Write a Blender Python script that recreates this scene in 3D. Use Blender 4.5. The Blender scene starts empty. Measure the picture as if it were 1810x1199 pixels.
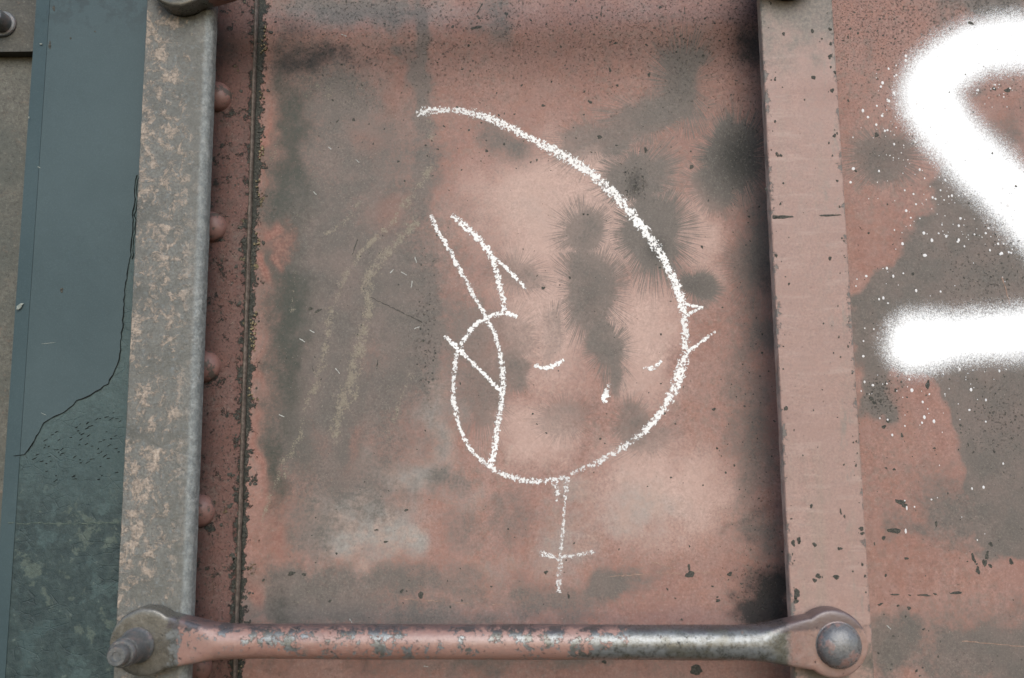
import bpy, bmesh, math, random
import numpy as np
from mathutils import Matrix, Vector

random.seed(7)
rng = np.random.default_rng(11)
scene = bpy.context.scene
COL = scene.collection

# ------------------------------------------------------------------ camera
FPX, W, H = 1450.0, 1810.0, 1199.0            # focal length in photo pixels
TILT, ROLL = math.atan(FPX / 11342.0), math.radians(-0.54)
DIST = 0.555                                   # camera to steel sheet, metres
CAM_Z = 0.0
Rm = (Matrix.Rotation(math.radians(90) + TILT, 3, 'X') @ Matrix.Rotation(ROLL, 3, 'Z'))
cam_d = bpy.data.cameras.new('camera'); cam = bpy.data.objects.new('camera', cam_d)
COL.objects.link(cam)
cam.location = (0, -DIST, CAM_Z); cam.rotation_euler = Rm.to_euler()
cam_d.sensor_width = 36.0; cam_d.lens = FPX / W * 36.0
cam_d.clip_start = 0.01; cam_d.clip_end = 200
cam_d.dof.use_dof = True; cam_d.dof.focus_distance = 0.555; cam_d.dof.aperture_fstop = 5.6
scene.camera = cam

# ------------------------------------------------------------------ light
SUN_EL, SUN_AZ = math.radians(33), math.radians(9)    # azimuth to the right of the wall's normal
world = bpy.data.worlds.new('World'); scene.world = world; world.use_nodes = True
wn = world.node_tree.nodes; wl = world.node_tree.links
sky = wn.new('ShaderNodeTexSky'); sky.sky_type = 'NISHITA'; sky.sun_disc = False
sky.sun_elevation = SUN_EL; sky.dust_density = 1.2; sky.air_density = 1.0; sky.ozone_density = 1.0
to_sun = Vector((math.sin(SUN_AZ) * math.cos(SUN_EL), -math.cos(SUN_AZ) * math.cos(SUN_EL), math.sin(SUN_EL)))
sky.sun_rotation = math.atan2(to_sun.x, to_sun.y)
wn['Background'].inputs['Strength'].default_value = 0.12
wl.new(sky.outputs[0], wn['Background'].inputs['Color'])
sd = bpy.data.lights.new('sun', 'SUN'); sd.energy = 1.2; sd.angle = math.radians(40); sd.color = (1.0, 0.985, 0.965)
sun = bpy.data.objects.new('sun', sd); COL.objects.link(sun)
sun.rotation_euler = to_sun.to_track_quat('Z', 'Y').to_euler()
sun.location = to_sun * 3
scene.view_settings.view_transform = 'Standard'; scene.view_settings.look = 'None'
scene.view_settings.gamma = 1.0; scene.view_settings.use_curve_mapping = False
scene.view_settings.exposure = 0.80
scene.render.resolution_x, scene.render.resolution_y = 1024, 678

# ------------------------------------------------------------------ pixel <-> wall
Rn = np.array(Rm)
def P(px, py, y=0.0):
    """photo pixel -> point on the vertical plane at depth y"""
    d = Rm @ Vector(((px - W / 2) / FPX, -(py - H / 2) / FPX, -1.0))
    t = (y + DIST) / d.y
    return Vector((d.x * t, y, CAM_Z + d.z * t))
def to_px(x, y, z):
    """points -> photo pixels (numpy)"""
    q = np.stack([x, np.asarray(y) + DIST + 0 * x, z - CAM_Z], -1) @ Rn
    return q[..., 0] / -q[..., 2] * FPX + W / 2, -q[..., 1] / -q[..., 2] * FPX + H / 2
def mm(px, y=0.0): return px * (DIST + y) / FPX

# ------------------------------------------------------------------ nodes
def lin(c, k=0.62):
    """sRGB as the surface looks in this light -> linear base colour"""
    return tuple(k * (v / 255 / 12.92 if v / 255 <= 0.04045 else ((v / 255 + 0.055) / 1.055) ** 2.4) for v in c) + (1.0,)
class NT:
    def __init__(s, name):
        s.m = bpy.data.materials.new(name); s.m.use_nodes = True
        s.t = s.m.node_tree; s.n = s.t.nodes; s.l = s.t.links
        s.b = s.n['Principled BSDF']; s.out = s.n['Material Output']
        s.co = s.n.new('ShaderNodeTexCoord').outputs['Object']
    def put(s, sock, v):
        if isinstance(v, bpy.types.NodeSocket): s.l.new(v, sock)
        elif v is not None: sock.default_value = v
    def math(s, op, a, b=None, c=None, clamp=False):
        n = s.n.new('ShaderNodeMath'); n.operation = op; n.use_clamp = clamp
        for i, v in enumerate((a, b, c)):
            if v is not None: s.put(n.inputs[i], v)
        return n.outputs[0]
    def add(s, a, b): return s.math('ADD', a, b)
    def mul(s, a, b): return s.math('MULTIPLY', a, b)
    def noise(s, scale, detail=4, rough=0.55, vec=None, dist=0.0):
        n = s.n.new('ShaderNodeTexNoise'); n.inputs['Scale'].default_value = scale
        n.inputs['Detail'].default_value = detail; n.inputs['Roughness'].default_value = rough
        n.inputs['Distortion'].default_value = dist
        s.l.new(vec if vec is not None else s.co, n.inputs['Vector'])
        return n.outputs['Fac']
    def voro(s, scale, vec=None, feature='F1', rnd=1.0):
        n = s.n.new('ShaderNodeTexVoronoi'); n.feature = feature; n.inputs['Scale'].default_value = scale
        n.inputs['Randomness'].default_value = rnd
        s.l.new(vec if vec is not None else s.co, n.inputs['Vector'])
        return n
    def step(s, v, a, b, lo=0.0, hi=1.0):
        n = s.n.new('ShaderNodeMapRange'); n.interpolation_type = 'SMOOTHSTEP'
        s.put(n.inputs['Value'], v)
        n.inputs['From Min'].default_value = a; n.inputs['From Max'].default_value = b
        n.inputs['To Min'].default_value = lo; n.inputs['To Max'].default_value = hi
        return n.outputs[0]
    def mix(s, f, a, b, mode='MIX'):
        n = s.n.new('ShaderNodeMix'); n.data_type = 'RGBA'; n.blend_type = mode
        s.put(n.inputs[0], f); s.put(n.inputs[6], a); s.put(n.inputs[7], b)
        return n.outputs[2]
    def attr(s, name):
        n = s.n.new('ShaderNodeAttribute'); n.attribute_name = name
        sp = s.n.new('ShaderNodeSeparateColor'); s.l.new(n.outputs['Color'], sp.inputs[0])
        return sp.outputs[0], sp.outputs[1], sp.outputs[2], n.outputs['Alpha'], n.outputs['Vector']
    def mapping(s, scale=(1, 1, 1), rot=(0, 0, 0), vec=None):
        n = s.n.new('ShaderNodeMapping'); n.inputs['Scale'].default_value = scale; n.inputs['Rotation'].default_value = rot
        s.l.new(vec if vec is not None else s.co, n.inputs['Vector']); return n.outputs[0]
    def xyz(s):
        n = s.n.new('ShaderNodeSeparateXYZ'); s.l.new(s.co, n.inputs[0]); return n.outputs
    def bump(s, h, dist=0.001, strength=1.0):
        n = s.n.new('ShaderNodeBump'); n.inputs['Distance'].default_value = dist; n.inputs['Strength'].default_value = strength
        s.l.new(h, n.inputs['Height']); s.l.new(n.outputs[0], s.b.inputs['Normal'])
    def done(s, col, rough=0.6, metal=0.0, spec=0.4, grain=0.0):
        if grain:
            g = s.add(s.mul(s.add(s.noise(620, 3, 0.75), -0.5), 2.6 * grain), s.mul(s.add(s.noise(190, 4, 0.7), -0.5), 1.3 * grain))
            g = s.add(1.0, s.mul(g, s.step(s.noise(30, 3, 0.6), 0.3, 0.7, 0.45, 1.25)))
            cc = s.n.new('ShaderNodeCombineColor')
            for i in range(3): s.l.new(g, cc.inputs[i])
            col = s.mix(1.0, col, cc.outputs[0], 'MULTIPLY')
        s.put(s.b.inputs['Base Color'], col); s.put(s.b.inputs['Roughness'], rough)
        s.put(s.b.inputs['Metallic'], metal); s.put(s.b.inputs['Specular IOR Level'], spec)
        return s.m
    def alpha(s, a):
        s.put(s.b.inputs['Alpha'], a)

def red_paint(t, baked_shade=0.0):
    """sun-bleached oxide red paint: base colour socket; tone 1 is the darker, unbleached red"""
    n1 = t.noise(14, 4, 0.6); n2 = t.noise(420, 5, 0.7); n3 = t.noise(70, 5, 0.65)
    d = lambda c, k: tuple(a + (b - a) * baked_shade for a, b in zip(c, k))
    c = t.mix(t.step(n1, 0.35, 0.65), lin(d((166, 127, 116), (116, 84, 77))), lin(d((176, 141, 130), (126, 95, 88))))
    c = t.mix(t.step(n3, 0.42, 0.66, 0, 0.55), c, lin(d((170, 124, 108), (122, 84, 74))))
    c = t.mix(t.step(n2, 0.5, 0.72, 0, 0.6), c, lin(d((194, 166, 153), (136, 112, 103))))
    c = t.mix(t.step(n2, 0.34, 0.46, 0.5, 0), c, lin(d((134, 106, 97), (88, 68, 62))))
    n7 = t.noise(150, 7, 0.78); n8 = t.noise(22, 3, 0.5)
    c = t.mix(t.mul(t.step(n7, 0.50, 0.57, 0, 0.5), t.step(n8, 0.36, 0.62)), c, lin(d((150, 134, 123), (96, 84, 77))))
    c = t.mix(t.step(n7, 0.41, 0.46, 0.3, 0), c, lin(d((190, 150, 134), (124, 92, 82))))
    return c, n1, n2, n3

# --- steel sheet: red paint with films, soot and painted-in shade, hairline-edged rust blooms
def sheet_material(name='weathered_red_steel', baked_shade=0.0):
    t = NT(name)
    grey, dark, pale, redder, _ = t.attr('m1')
    green, ochre, crust, speck, _ = t.attr('m2')
    hair, hstr, hdark, falloff_lift, _ = t.attr('m3')
    hd = t.attr('hd')[4]
    c, n1, n2, n3 = red_paint(t, baked_shade)
    fine = t.noise(900, 4, 0.75); mid = t.noise(160, 5, 0.7); big = t.noise(38, 5, 0.6)
    jit = t.add(t.mul(t.add(n2, -0.5), 0.8), t.mul(t.add(mid, -0.5), 0.7))
    c = t.mix(t.step(t.add(falloff_lift, t.mul(jit, 0.3)), 0.05, 0.75, 0, 0.88), c, lin((218, 187, 174)))  # brighter middle of the sheet painted into the colour
    c = t.mix(t.mul(redder, t.step(mid, 0.35, 0.6)), c, lin((164, 118, 102)))
    c = t.mix(t.step(t.add(pale, t.mul(jit, 0.35)), 0.12, 0.8, 0, 0.9), c, t.mix(t.step(n3, 0.4, 0.6), lin((174, 171, 164)), lin((190, 172, 160))))
    gcol = t.mix(t.step(big, 0.35, 0.65), lin((114, 110, 104)), lin((130, 119, 112)))
    gcol = t.mix(t.step(fine, 0.52, 0.7, 0, 0.5), gcol, lin((158, 152, 140)))
    c = t.mix(t.step(t.add(grey, t.mul(jit, 0.8)), 0.06, 0.60, 0, 0.94), c, gcol)
    # hairs: noise that runs outward from the middle of each bloom
    st = t.noise(1.0, 3, 0.6, vec=hd); st2 = t.noise(2.3, 2, 0.5, vec=hd)
    edge = t.mul(t.add(t.mul(t.add(st, -0.5), 2.8), t.mul(t.add(st2, -0.5), 2.8)), t.step(hair, 0.10, 0.55, 1, 0.12))
    hf = t.step(t.add(t.add(hair, edge), t.mul(t.add(jit, 0.0), 0.45)), 0.0, 0.26)
    hf = t.mul(hf, hstr)
    hcol = t.mix(hdark, lin((128, 120, 113)), lin((50, 52, 48)))
    hcol = t.mix(t.mul(t.step(fine, 0.56, 0.66), 0.6), hcol, lin((150, 146, 134)))
    c = t.mix(hf, c, hcol)
    c = t.mix(t.step(t.add(green, t.mul(jit, 0.4)), 0.12, 0.9, 0, 0.85), c, lin((70, 77, 69)))
    over = t.attr('m4')[0]
    c = t.mix(t.step(t.add(over, t.mul(jit, 0.7)), 0.2, 0.85, 0, 0.85), c, t.mix(t.step(n2, 0.42, 0.6), lin((156, 108, 95)), lin((176, 132, 118))))
    oc = t.step(t.add(ochre, t.add(t.mul(t.add(fine, -0.5), 2.2), t.mul(t.add(mid, -0.5), 2.0))), 0.44, 0.8, 0, 0.7)
    c = t.mix(oc, c, lin((166, 156, 136)))
    dk = t.step(t.add(dark, t.mul(jit, 0.7)), 0.2, 0.95, 0, 0.93)
    dcol = t.mix(t.step(fine, 0.6, 0.72, 0, 0.55), lin((50, 51, 50)), lin((112, 108, 96)))
    c = t.mix(dk, c, dcol)
    # pits and fly specks
    vv = t.voro(230); spn = t.noise(300, 3, 0.6)
    sp = t.mul(t.step(t.add(vv.outputs['Distance'], t.mul(t.add(spn, -0.5), 0.5)), 0.10, 0.2, 1, 0), t.step(t.add(speck, t.mul(t.add(big, -0.5), 1.0)), 0.35, 0.8))
    v2 = t.noise(650, 4, 0.8)
    sp2 = t.step(t.add(v2, t.mul(t.add(speck, -0.5), 0.16)), 0.615, 0.66)
    spk = t.math('MAXIMUM', sp, sp2)
    c = t.mix(t.mul(spk, 0.8), c, lin((76, 73, 66)))
    lt = t.step(t.noise(1150, 2, 0.6), 0.70, 0.74)
    c = t.mix(t.mul(lt, 0.5), c, lin((206, 196, 184)))
    # crust along the lap seam
    cn = t.noise(120, 6, 0.75)
    cr = t.step(t.add(crust, t.mul(t.add(cn, -0.5), 2.4)), 0.46, 0.56)
    ccol = t.mix(t.step(fine, 0.5, 0.62), lin((58, 60, 54)), lin((98, 96, 86)))
    ccol = t.mix(t.step(t.noise(60, 5, 0.7), 0.62, 0.68, 0, 0.8), ccol, lin((150, 134, 98)))
    c = t.mix(cr, c, ccol)
    h = t.add(t.mul(fine, 0.22), t.mul(mid, 0.35))
    h = t.add(h, t.mul(spk, -0.5)); h = t.add(h, t.mul(cr, t.add(0.4, t.mul(n2, 2.6))))
    t.bump(h, 0.0005, 0.85)
    rough = t.add(0.50, t.mul(n2, 0.35))
    return t.done(c, rough, 0.0, 0.35, 0.34)

def stile_grey_material():
    t = NT('scabbed_grey_steel')
    n1 = t.noise(28, 6, 0.7); n2 = t.noise(260, 6, 0.75); n3 = t.noise(900, 3, 0.7); n4 = t.noise(130, 7, 0.78, dist=0.5)
    c = t.mix(t.step(n1, 0.35, 0.65), lin((114, 114, 107)), lin((134, 134, 128)))
    c = t.mix(t.step(n2, 0.5, 0.68, 0, 0.6), c, lin((148, 156, 158)))
    c = t.mix(t.step(n2, 0.33, 0.44, 0.6, 0), c, lin((94, 88, 78)))
    x = t.xyz()
    face = t.step(x[0], 0.006, 0.017, 1, 0.25)
    tan = t.mul(t.step(t.add(t.mul(n4, 0.8), t.mul(n1, 0.45)), 0.615, 0.70), face)
    tan = t.mul(tan, t.step(n2, 0.36, 0.5))
    c = t.mix(t.mul(tan, 0.8), c, lin((196, 178, 160)))
    pit = t.step(n3, 0.64, 0.70)
    c = t.mix(t.mul(pit, 0.6), c, lin((70, 64, 56)))
    edge = t.step(x[0], 0.0160, 0.0190)
    c = t.mix(t.mul(edge, 0.75), c, t.mix(t.step(n2, 0.4, 0.6), lin((138, 146, 147)), lin((168, 174, 172))))
    h = t.add(t.mul(n3, 0.5), t.add(t.mul(n2, 0.9), t.mul(tan, 0.35)))
    t.bump(h, 0.0007, 0.8)
    return t.done(c, t.add(0.45, t.mul(n2, 0.35)), 0.0, 0.45, 0.7)

def stile_red_material():
    t = NT('bleached_red_stile_paint')
    c, n1, n2, n3 = red_paint(t)
    c = t.mix(0.55, c, lin((190, 163, 152)))
    st = t.noise(60, 4, 0.6, vec=t.mapping((1.0, 1, 0.12)))
    c = t.mix(t.step(st, 0.5, 0.72, 0, 0.5), c, lin((168, 152, 138)))
    hz = t.noise(200, 4, 0.6, vec=t.mapping((0.15, 1, 1.0)))
    c = t.mix(t.step(hz, 0.52, 0.7, 0, 0.35), c, lin((206, 182, 170)))
    x = t.xyz()
    top = t.step(t.add(x[2], t.add(t.mul(t.add(n3, -0.5), 0.06), t.mul(t.add(t.noise(45, 5, 0.7), -0.5), 0.10))), 0.235, 0.285)
    c = t.mix(t.mul(top, 0.85), c, t.mix(t.step(n2, 0.4, 0.6), lin((112, 112, 104)), lin((146, 140, 130))))
    # wear down the long edges and over the lower right part
    ex = t.math('ABSOLUTE', x[0])
    ew = t.step(t.add(t.mul(t.step(ex, 0.0165, 0.0245), 0.17), t.mul(t.noise(120, 6, 0.75), 0.8)), 0.575, 0.61)
    c = t.mix(t.mul(ew, 0.8), c, lin((112, 114, 110)))
    wr = t.mul(t.step(x[0], 0.002, 0.016), t.step(t.noise(70, 6, 0.7, vec=t.mapping((1.6, 1, 0.5))), 0.53, 0.66))
    c = t.mix(t.mul(wr, 0.6), c, lin((152, 146, 136)))
    low = t.mul(t.step(x[2], -0.128, -0.104, 1, 0), t.step(t.noise(60, 6, 0.7), 0.40, 0.54))
    c = t.mix(t.mul(low, 0.8), c, lin((112, 108, 98)))
    c = t.mix(t.mul(t.step(ex, 0.0236, 0.0244), 0.7), c, lin((214, 204, 198)))
    sp = t.step(t.noise(520, 4, 0.75), 0.655, 0.69)
    c = t.mix(t.mul(sp, 0.65), c, lin((92, 88, 82)))
    t.bump(t.add(t.mul(n2, 0.5), t.add(t.mul(sp, -0.8), t.mul(ew, -0.6))), 0.0004, 0.8)
    return t.done(c, t.add(0.42, t.mul(n2, 0.35)), 0.0, 0.45, 0.3)

def rung_material():
    t = NT('worn_red_handhold_steel')
    c, n1, n2, n3 = red_paint(t)
    x = t.xyz()
    n4 = t.noise(75, 6, 0.72); n5 = t.noise(240, 5, 0.75); n6 = t.noise(9, 2, 0.5)
    c = t.mix(t.step(n1, 0.4, 0.6, 0.0, 0.6), c, lin((180, 142, 130)))
    # paint rubbed off along the middle of the grip and at the right-hand shoulder
    side = t.step(t.add(x[0], t.mul(t.add(n4, -0.5), 0.08)), 0.055, 0.085)
    side = t.math('MAXIMUM', side, t.step(t.add(x[0], t.mul(t.add(n4, -0.5), 0.02)), -0.187, -0.180, 1, 0))
    wear = t.step(t.add(t.mul(n4, 0.75), t.add(t.mul(n5, 0.40), t.mul(side, 0.16))), 0.59, 0.62)
    keep = t.step(t.add(x[0], t.mul(t.add(n5, -0.5), 0.01)), 0.172, 0.178)
    wear = t.mul(wear, t.math('SUBTRACT', 1.0, t.mul(keep, 0.8)))
    mcol = t.mix(t.step(n5, 0.4, 0.6), lin((110, 112, 108)), lin((152, 156, 156)))
    mcol = t.mix(t.step(t.noise(50, 4, 0.6), 0.5, 0.62, 0, 0.7), mcol, lin((112, 110, 96)))
    c = t.mix(wear, c, mcol)
    topd = t.step(t.add(x[2], t.add(t.mul(t.add(n5, -0.5), 0.010), t.mul(t.add(n4, -0.5), 0.006))), 0.0066, 0.0088)
    c = t.mix(t.mul(topd, 0.75), c, lin((84, 74, 78)))
    eye = t.step(t.add(x[0], t.add(t.mul(t.add(n4, -0.5), 0.03), t.mul(t.add(n5, -0.5), 0.012))), -0.1885, -0.1855, 1, 0)
    ecol = t.mix(t.step(n4, 0.38, 0.62), lin((106, 104, 96)), lin((126, 123, 115)))
    c = t.mix(eye, c, t.mix(t.step(n5, 0.52, 0.66, 0, 0.6), ecol, lin((150, 146, 136))))
    pit = t.step(t.noise(330, 5, 0.75), 0.63, 0.67)
    c = t.mix(t.mul(pit, 0.75), c, lin((74, 70, 64)))
    t.bump(t.add(t.mul(n5, 0.7), t.add(t.mul(wear, -0.6), t.mul(pit, -0.6))), 0.0005, 0.8)
    return t.done(c, t.add(t.mul(wear, -0.10), t.add(0.24, t.mul(n5, 0.3))), t.mul(wear, 0.3), 0.75)

def iron_material(name, a, b, spot, rough=0.45, spec=0.5, rust=0.0):
    t = NT(name)
    n1 = t.noise(60, 5, 0.7); n2 = t.noise(350, 5, 0.75); n3 = t.noise(120, 6, 0.75)
    c = t.mix(t.step(n1, 0.38, 0.62), lin(a), lin(b))
    c = t.mix(t.step(n2, 0.55, 0.68, 0, 0.6), c, lin(spot))
    c = t.mix(t.step(n3, 0.52, 0.58, 0, rust), c, lin((172, 130, 118)))
    c = t.mix(t.step(n2, 0.33, 0.42, 0.6, 0), c, lin((60, 57, 52)))
    t.bump(t.add(n2, t.mul(n3, 0.8)), 0.0005, 0.8)
    return t.done(c, t.add(rough - 0.12, t.mul(n2, 0.3)), 0.0, spec, 0.4)

def rivet_material():
    t = NT('red_painted_rivet')
    c, n1, n2, n3 = red_paint(t)
    c = t.mix(0.5, c, lin((150, 106, 98)))
    w = t.step(t.noise(150, 5, 0.7), 0.54, 0.58)
    c = t.mix(t.mul(w, 0.85), c, lin((98, 94, 86)))
    t.bump(t.add(t.mul(n2, 0.6), t.mul(w, -0.5)), 0.0004, 0.8)
    return t.done(c, 0.45, 0, 0.45)

def green_material(name, old):
    t = NT(name)
    n1 = t.noise(12, 4, 0.6); n2 = t.noise(300, 5, 0.7); n3 = t.noise(1200, 2, 0.6)
    if not old:
        c = t.mix(t.step(n1, 0.3, 0.7), lin((75, 93, 96)), lin((83, 101, 104)))
        c = t.mix(t.step(n3, 0.5, 0.75, 0, 0.35), c, lin((100, 118, 121)))
        d = t.mul(t.step(t.xyz()[2], 0.275, 0.30), t.step(t.noise(60, 5, 0.7), 0.5, 0.6))
        c = t.mix(t.mul(d, 0.5), c, lin((64, 74, 76)))
        t.bump(t.add(t.mul(n2, 0.2), t.mul(n3, 0.15)), 0.0003, 0.6)
        return t.done(c, 0.5, 0, 0.25, 0.12)
    z = t.xyz()[2]
    n4 = t.noise(48, 7, 0.68, dist=0.3); n5 = t.noise(20, 5, 0.6); n6 = t.noise(130, 6, 0.7)
    c = t.mix(t.step(n5, 0.35, 0.65), lin((70, 90, 90)), lin((80, 100, 99)))
    low = t.step(t.add(z, t.mul(t.add(n5, -0.5), 0.05)), -0.045, -0.012, 1, 0)
    dk = t.mix(t.step(n6, 0.4, 0.6), lin((52, 69, 70)), lin((66, 83, 82)))
    c = t.mix(t.mul(low, t.step(n4, 0.40, 0.47)), c, dk)
    c = t.mix(t.mul(low, t.step(n4, 0.56, 0.62, 0, 0.6)), c, lin((104, 117, 106)))
    c = t.mix(t.mul(low, t.step(n6, 0.62, 0.67, 0, 0.5)), c, lin((118, 132, 124)))
    cell = t.voro(90, vec=t.mapping((1, 1, 1.9)), feature='DISTANCE_TO_EDGE')
    ck = t.mul(t.step(t.add(cell.outputs['Distance'], t.mul(n6, 0.1)), 0.05, 0.10, 1, 0), t.step(t.noise(55, 4, 0.6), 0.45, 0.6))
    c = t.mix(t.mul(ck, 0.12), c, lin((34, 42, 42)))
    t.bump(t.add(t.mul(n6, 1.2), t.add(t.mul(n2, 0.5), t.mul(ck, -0.3))), 0.0007, 0.8)
    return t.done(c, t.add(0.45, t.mul(n6, 0.25)), 0, 0.4, 0.4)

def plain_material(name, a, b, scale=400, rough=0.75, bump=0.0004):
    t = NT(name)
    n = t.noise(scale, 4, 0.7)
    t.bump(n, bump, 0.8)
    return t.done(t.mix(t.step(n, 0.4, 0.62), lin(a), lin(b)), rough, 0, 0.25)

def brown_material(name, a, b):
    t = NT(name)
    n1 = t.noise(30, 6, 0.65); n2 = t.noise(420, 6, 0.75); n3 = t.noise(140, 6, 0.75)
    c = t.mix(t.step(n1, 0.36, 0.64), lin(a), lin(b))
    c = t.mix(t.step(n2, 0.54, 0.7, 0, 0.6), c, lin((142, 140, 128)))
    c = t.mix(t.step(n3, 0.58, 0.66, 0, 0.45), c, lin((132, 112, 96)))
    c = t.mix(t.step(n2, 0.34, 0.44, 0.6, 0), c, lin((56, 54, 48)))
    t.bump(t.add(n2, n3), 0.0006, 0.8)
    return t.done(c, 0.62, 0, 0.35, 0.5)

def chalk_material():
    t = NT('white_chalk')
    uvn = t.n.new('ShaderNodeUVMap'); uvn.uv_map = 'stroke'
    sp = t.n.new('ShaderNodeSeparateXYZ'); t.l.new(uvn.outputs[0], sp.inputs[0])
    v = t.math('ABSOLUTE', sp.outputs[1])
    press = t.attr('press')[0]
    g1 = t.noise(520, 4, 0.75); g2 = t.noise(260, 3, 0.6); g3 = t.noise(1500, 2, 0.6)
    body = t.step(v, 0.25, 1.0, 1.0, 0.0)
    a = t.add(t.mul(body, 0.48), t.add(t.mul(t.add(g1, -0.5), 2.6), t.add(t.mul(t.add(g2, -0.5), 1.2), t.mul(press, 0.34))))
    crisp = t.step(a, 0.50, 0.66)
    dust = t.mul(t.step(a, 0.0, 0.9, 0, 0.30), t.mul(body, 1.0))
    al = t.math('MAXIMUM', t.mul(crisp, t.add(0.62, t.mul(press, 0.40))), dust)
    t.alpha(al)
    t.bump(g3, 0.0002, 0.5)
    return t.done(t.mix(g1, lin((222, 221, 218), .95), lin((242, 242, 240), .95)), 0.95, 0, 0.1)

def spray_material():
    t = NT('white_spray_paint')
    d = t.attr('mist')[0]
    f1 = t.noise(1400, 2, 0.7); f2 = t.noise(520, 3, 0.7); f3 = t.noise(60, 3, 0.5)
    x = t.add(d, t.add(t.mul(t.add(f3, -0.5), 0.22), t.mul(t.math('SUBTRACT', 1.0, t.step(d, 0.75, 1.0)), t.add(t.mul(t.add(f1, -0.5), 1.15), t.mul(t.add(f2, -0.5), 0.55)))))
    t.alpha(t.math('POWER', t.step(x, 0.05, 0.95), 1.25))
    return t.done(lin((242, 244, 245), .9), 0.5, 0, 0.35)

M = {}
M['sheet'] = sheet_material(); M['strip'] = sheet_material('shaded_red_lap_strip', 1.0); M['grey'] = stile_grey_material(); M['redstile'] = stile_red_material()
M['rung'] = rung_material(); M['rivet'] = rivet_material()
M['eye'] = iron_material('dull_brown_forged_iron', (108, 106, 97), (124, 121, 112), (146, 142, 132), 0.5, 0.45, 0.15)
M['bolt'] = iron_material('dark_bolt_steel', (92, 97, 99), (110, 111, 110), (142, 141, 136), 0.34, 0.8, 0.2)
M['head'] = iron_material('worn_rivet_head', (100, 102, 104), (126, 127, 128), (156, 155, 154), 0.26, 0.9, 0.6)
M['green_new'] = green_material('smooth_teal_paint', False); M['green_old'] = green_material('flaking_teal_paint', True)
M['brown'] = brown_material('rusty_brown_steel', (98, 100, 92), (112, 110, 100))
M['brown2'] = brown_material('dark_brown_plate', (84, 84, 77), (102, 99, 90))
M['dark'] = plain_material('dark_rust_pit', (66, 67, 62), (100, 98, 90), 900)
M['ochre'] = plain_material('ochre_scale', (112, 104, 84), (176, 160, 126), 700, 0.9)
M['bead'] = plain_material('dull_seam_steel', (96, 86, 78), (128, 116, 106), 300, 0.6)
M['white'] = plain_material('white_paint_drop', (255, 255, 255), (255, 255, 255), 400, 0.45, 0.0001)
M['crack'] = plain_material('black_crack', (18, 22, 22), (30, 34, 34), 800, 0.9)
M['chalk'] = chalk_material(); M['spray'] = spray_material()

# ------------------------------------------------------------------ mesh helpers
def link(name, verts, faces, mat, parent=None, smooth=False):
    me = bpy.data.meshes.new(name); me.from_pydata([tuple(v) for v in verts], [], faces); me.update()
    if smooth: me.polygons.foreach_set('use_smooth', [True] * len(me.polygons))
    me.materials.append(mat)
    o = bpy.data.objects.new(name, me); COL.objects.link(o)
    if parent: o.parent = parent
    return o
def empty(name, loc, label, cat, group=None):
    o = bpy.data.objects.new(name, None); COL.objects.link(o); o.location = loc; o.empty_display_size = 0.02
    o['label'] = label; o['category'] = cat
    if group: o['group'] = group
    return o
def fix_normals(o):
    bm = bmesh.new(); bm.from_mesh(o.data); bmesh.ops.recalc_face_normals(bm, faces=bm.faces); bm.to_mesh(o.data); bm.free()
def extrude_z(name, profile, z0, z1, mat, parent, nz=1, smooth=False, wob=0.0):
    """closed profile of (x, y) run up along z"""
    n = len(profile); vs = []; fs = []
    for k in range(nz + 1):
        z = z0 + (z1 - z0) * k / nz
        for (x, y) in profile:
            vs.append((x + random.uniform(-wob, wob), y + random.uniform(-wob, wob), z))
    for k in range(nz):
        for i in range(n):
            j = (i + 1) % n
            fs.append((k * n + i, k * n + j, (k + 1) * n + j, (k + 1) * n + i))
    fs.append(tuple(range(n))); fs.append(tuple(nz * n + i for i in range(n)))
    o = link(name, vs, fs, mat, parent, smooth); fix_normals(o); return o
def round_rect(x0, x1, yf, yb, rl, rr, seg=6):
    """section of a flat bar, front face at yf, front corners rounded rl (left) and rr (right)"""
    pts = [(x0, yb)]
    for k in range(seg + 1):
        a = math.pi / 2 * k / seg
        pts.append((x0 + rl - rl * math.cos(a), yf + rl - rl * math.sin(a)))
    for k in range(seg + 1):
        a = math.pi / 2 * k / seg
        pts.append((x1 - rr + rr * math.sin(a), yf + rr - rr * math.cos(a)))
    pts.append((x1, yb)); return pts
def lathe(name, prof, center, axis, mat, parent, seg=40, smooth=True, wob=0.0):
    """prof: (radius, height) pairs; axis: unit vector away from the wall"""
    ax = Vector(axis).normalized(); u = ax.orthogonal().normalized(); v = ax.cross(u)
    vs = []; fs = []
    for (r, h) in prof:
        for k in range(seg):
            a = 2 * math.pi * k / seg
            rr = r * (1 + random.uniform(-wob, wob))
            vs.append(Vector(center) + ax * h + u * (rr * math.cos(a)) + v * (rr * math.sin(a)))
    for i in range(len(prof) - 1):
        for k in range(seg):
            j = (k + 1) % seg
            fs.append((i * seg + k, i * seg + j, (i + 1) * seg + j, (i + 1) * seg + k))
    fs.append(tuple(range(seg))); fs.append(tuple((len(prof) - 1) * seg + k for k in range(seg)))
    o = link(name, vs, fs, mat, parent, smooth); fix_normals(o)
    if smooth:
        o.data.set_sharp_from_angle(angle=math.radians(38))
    return o

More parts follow.
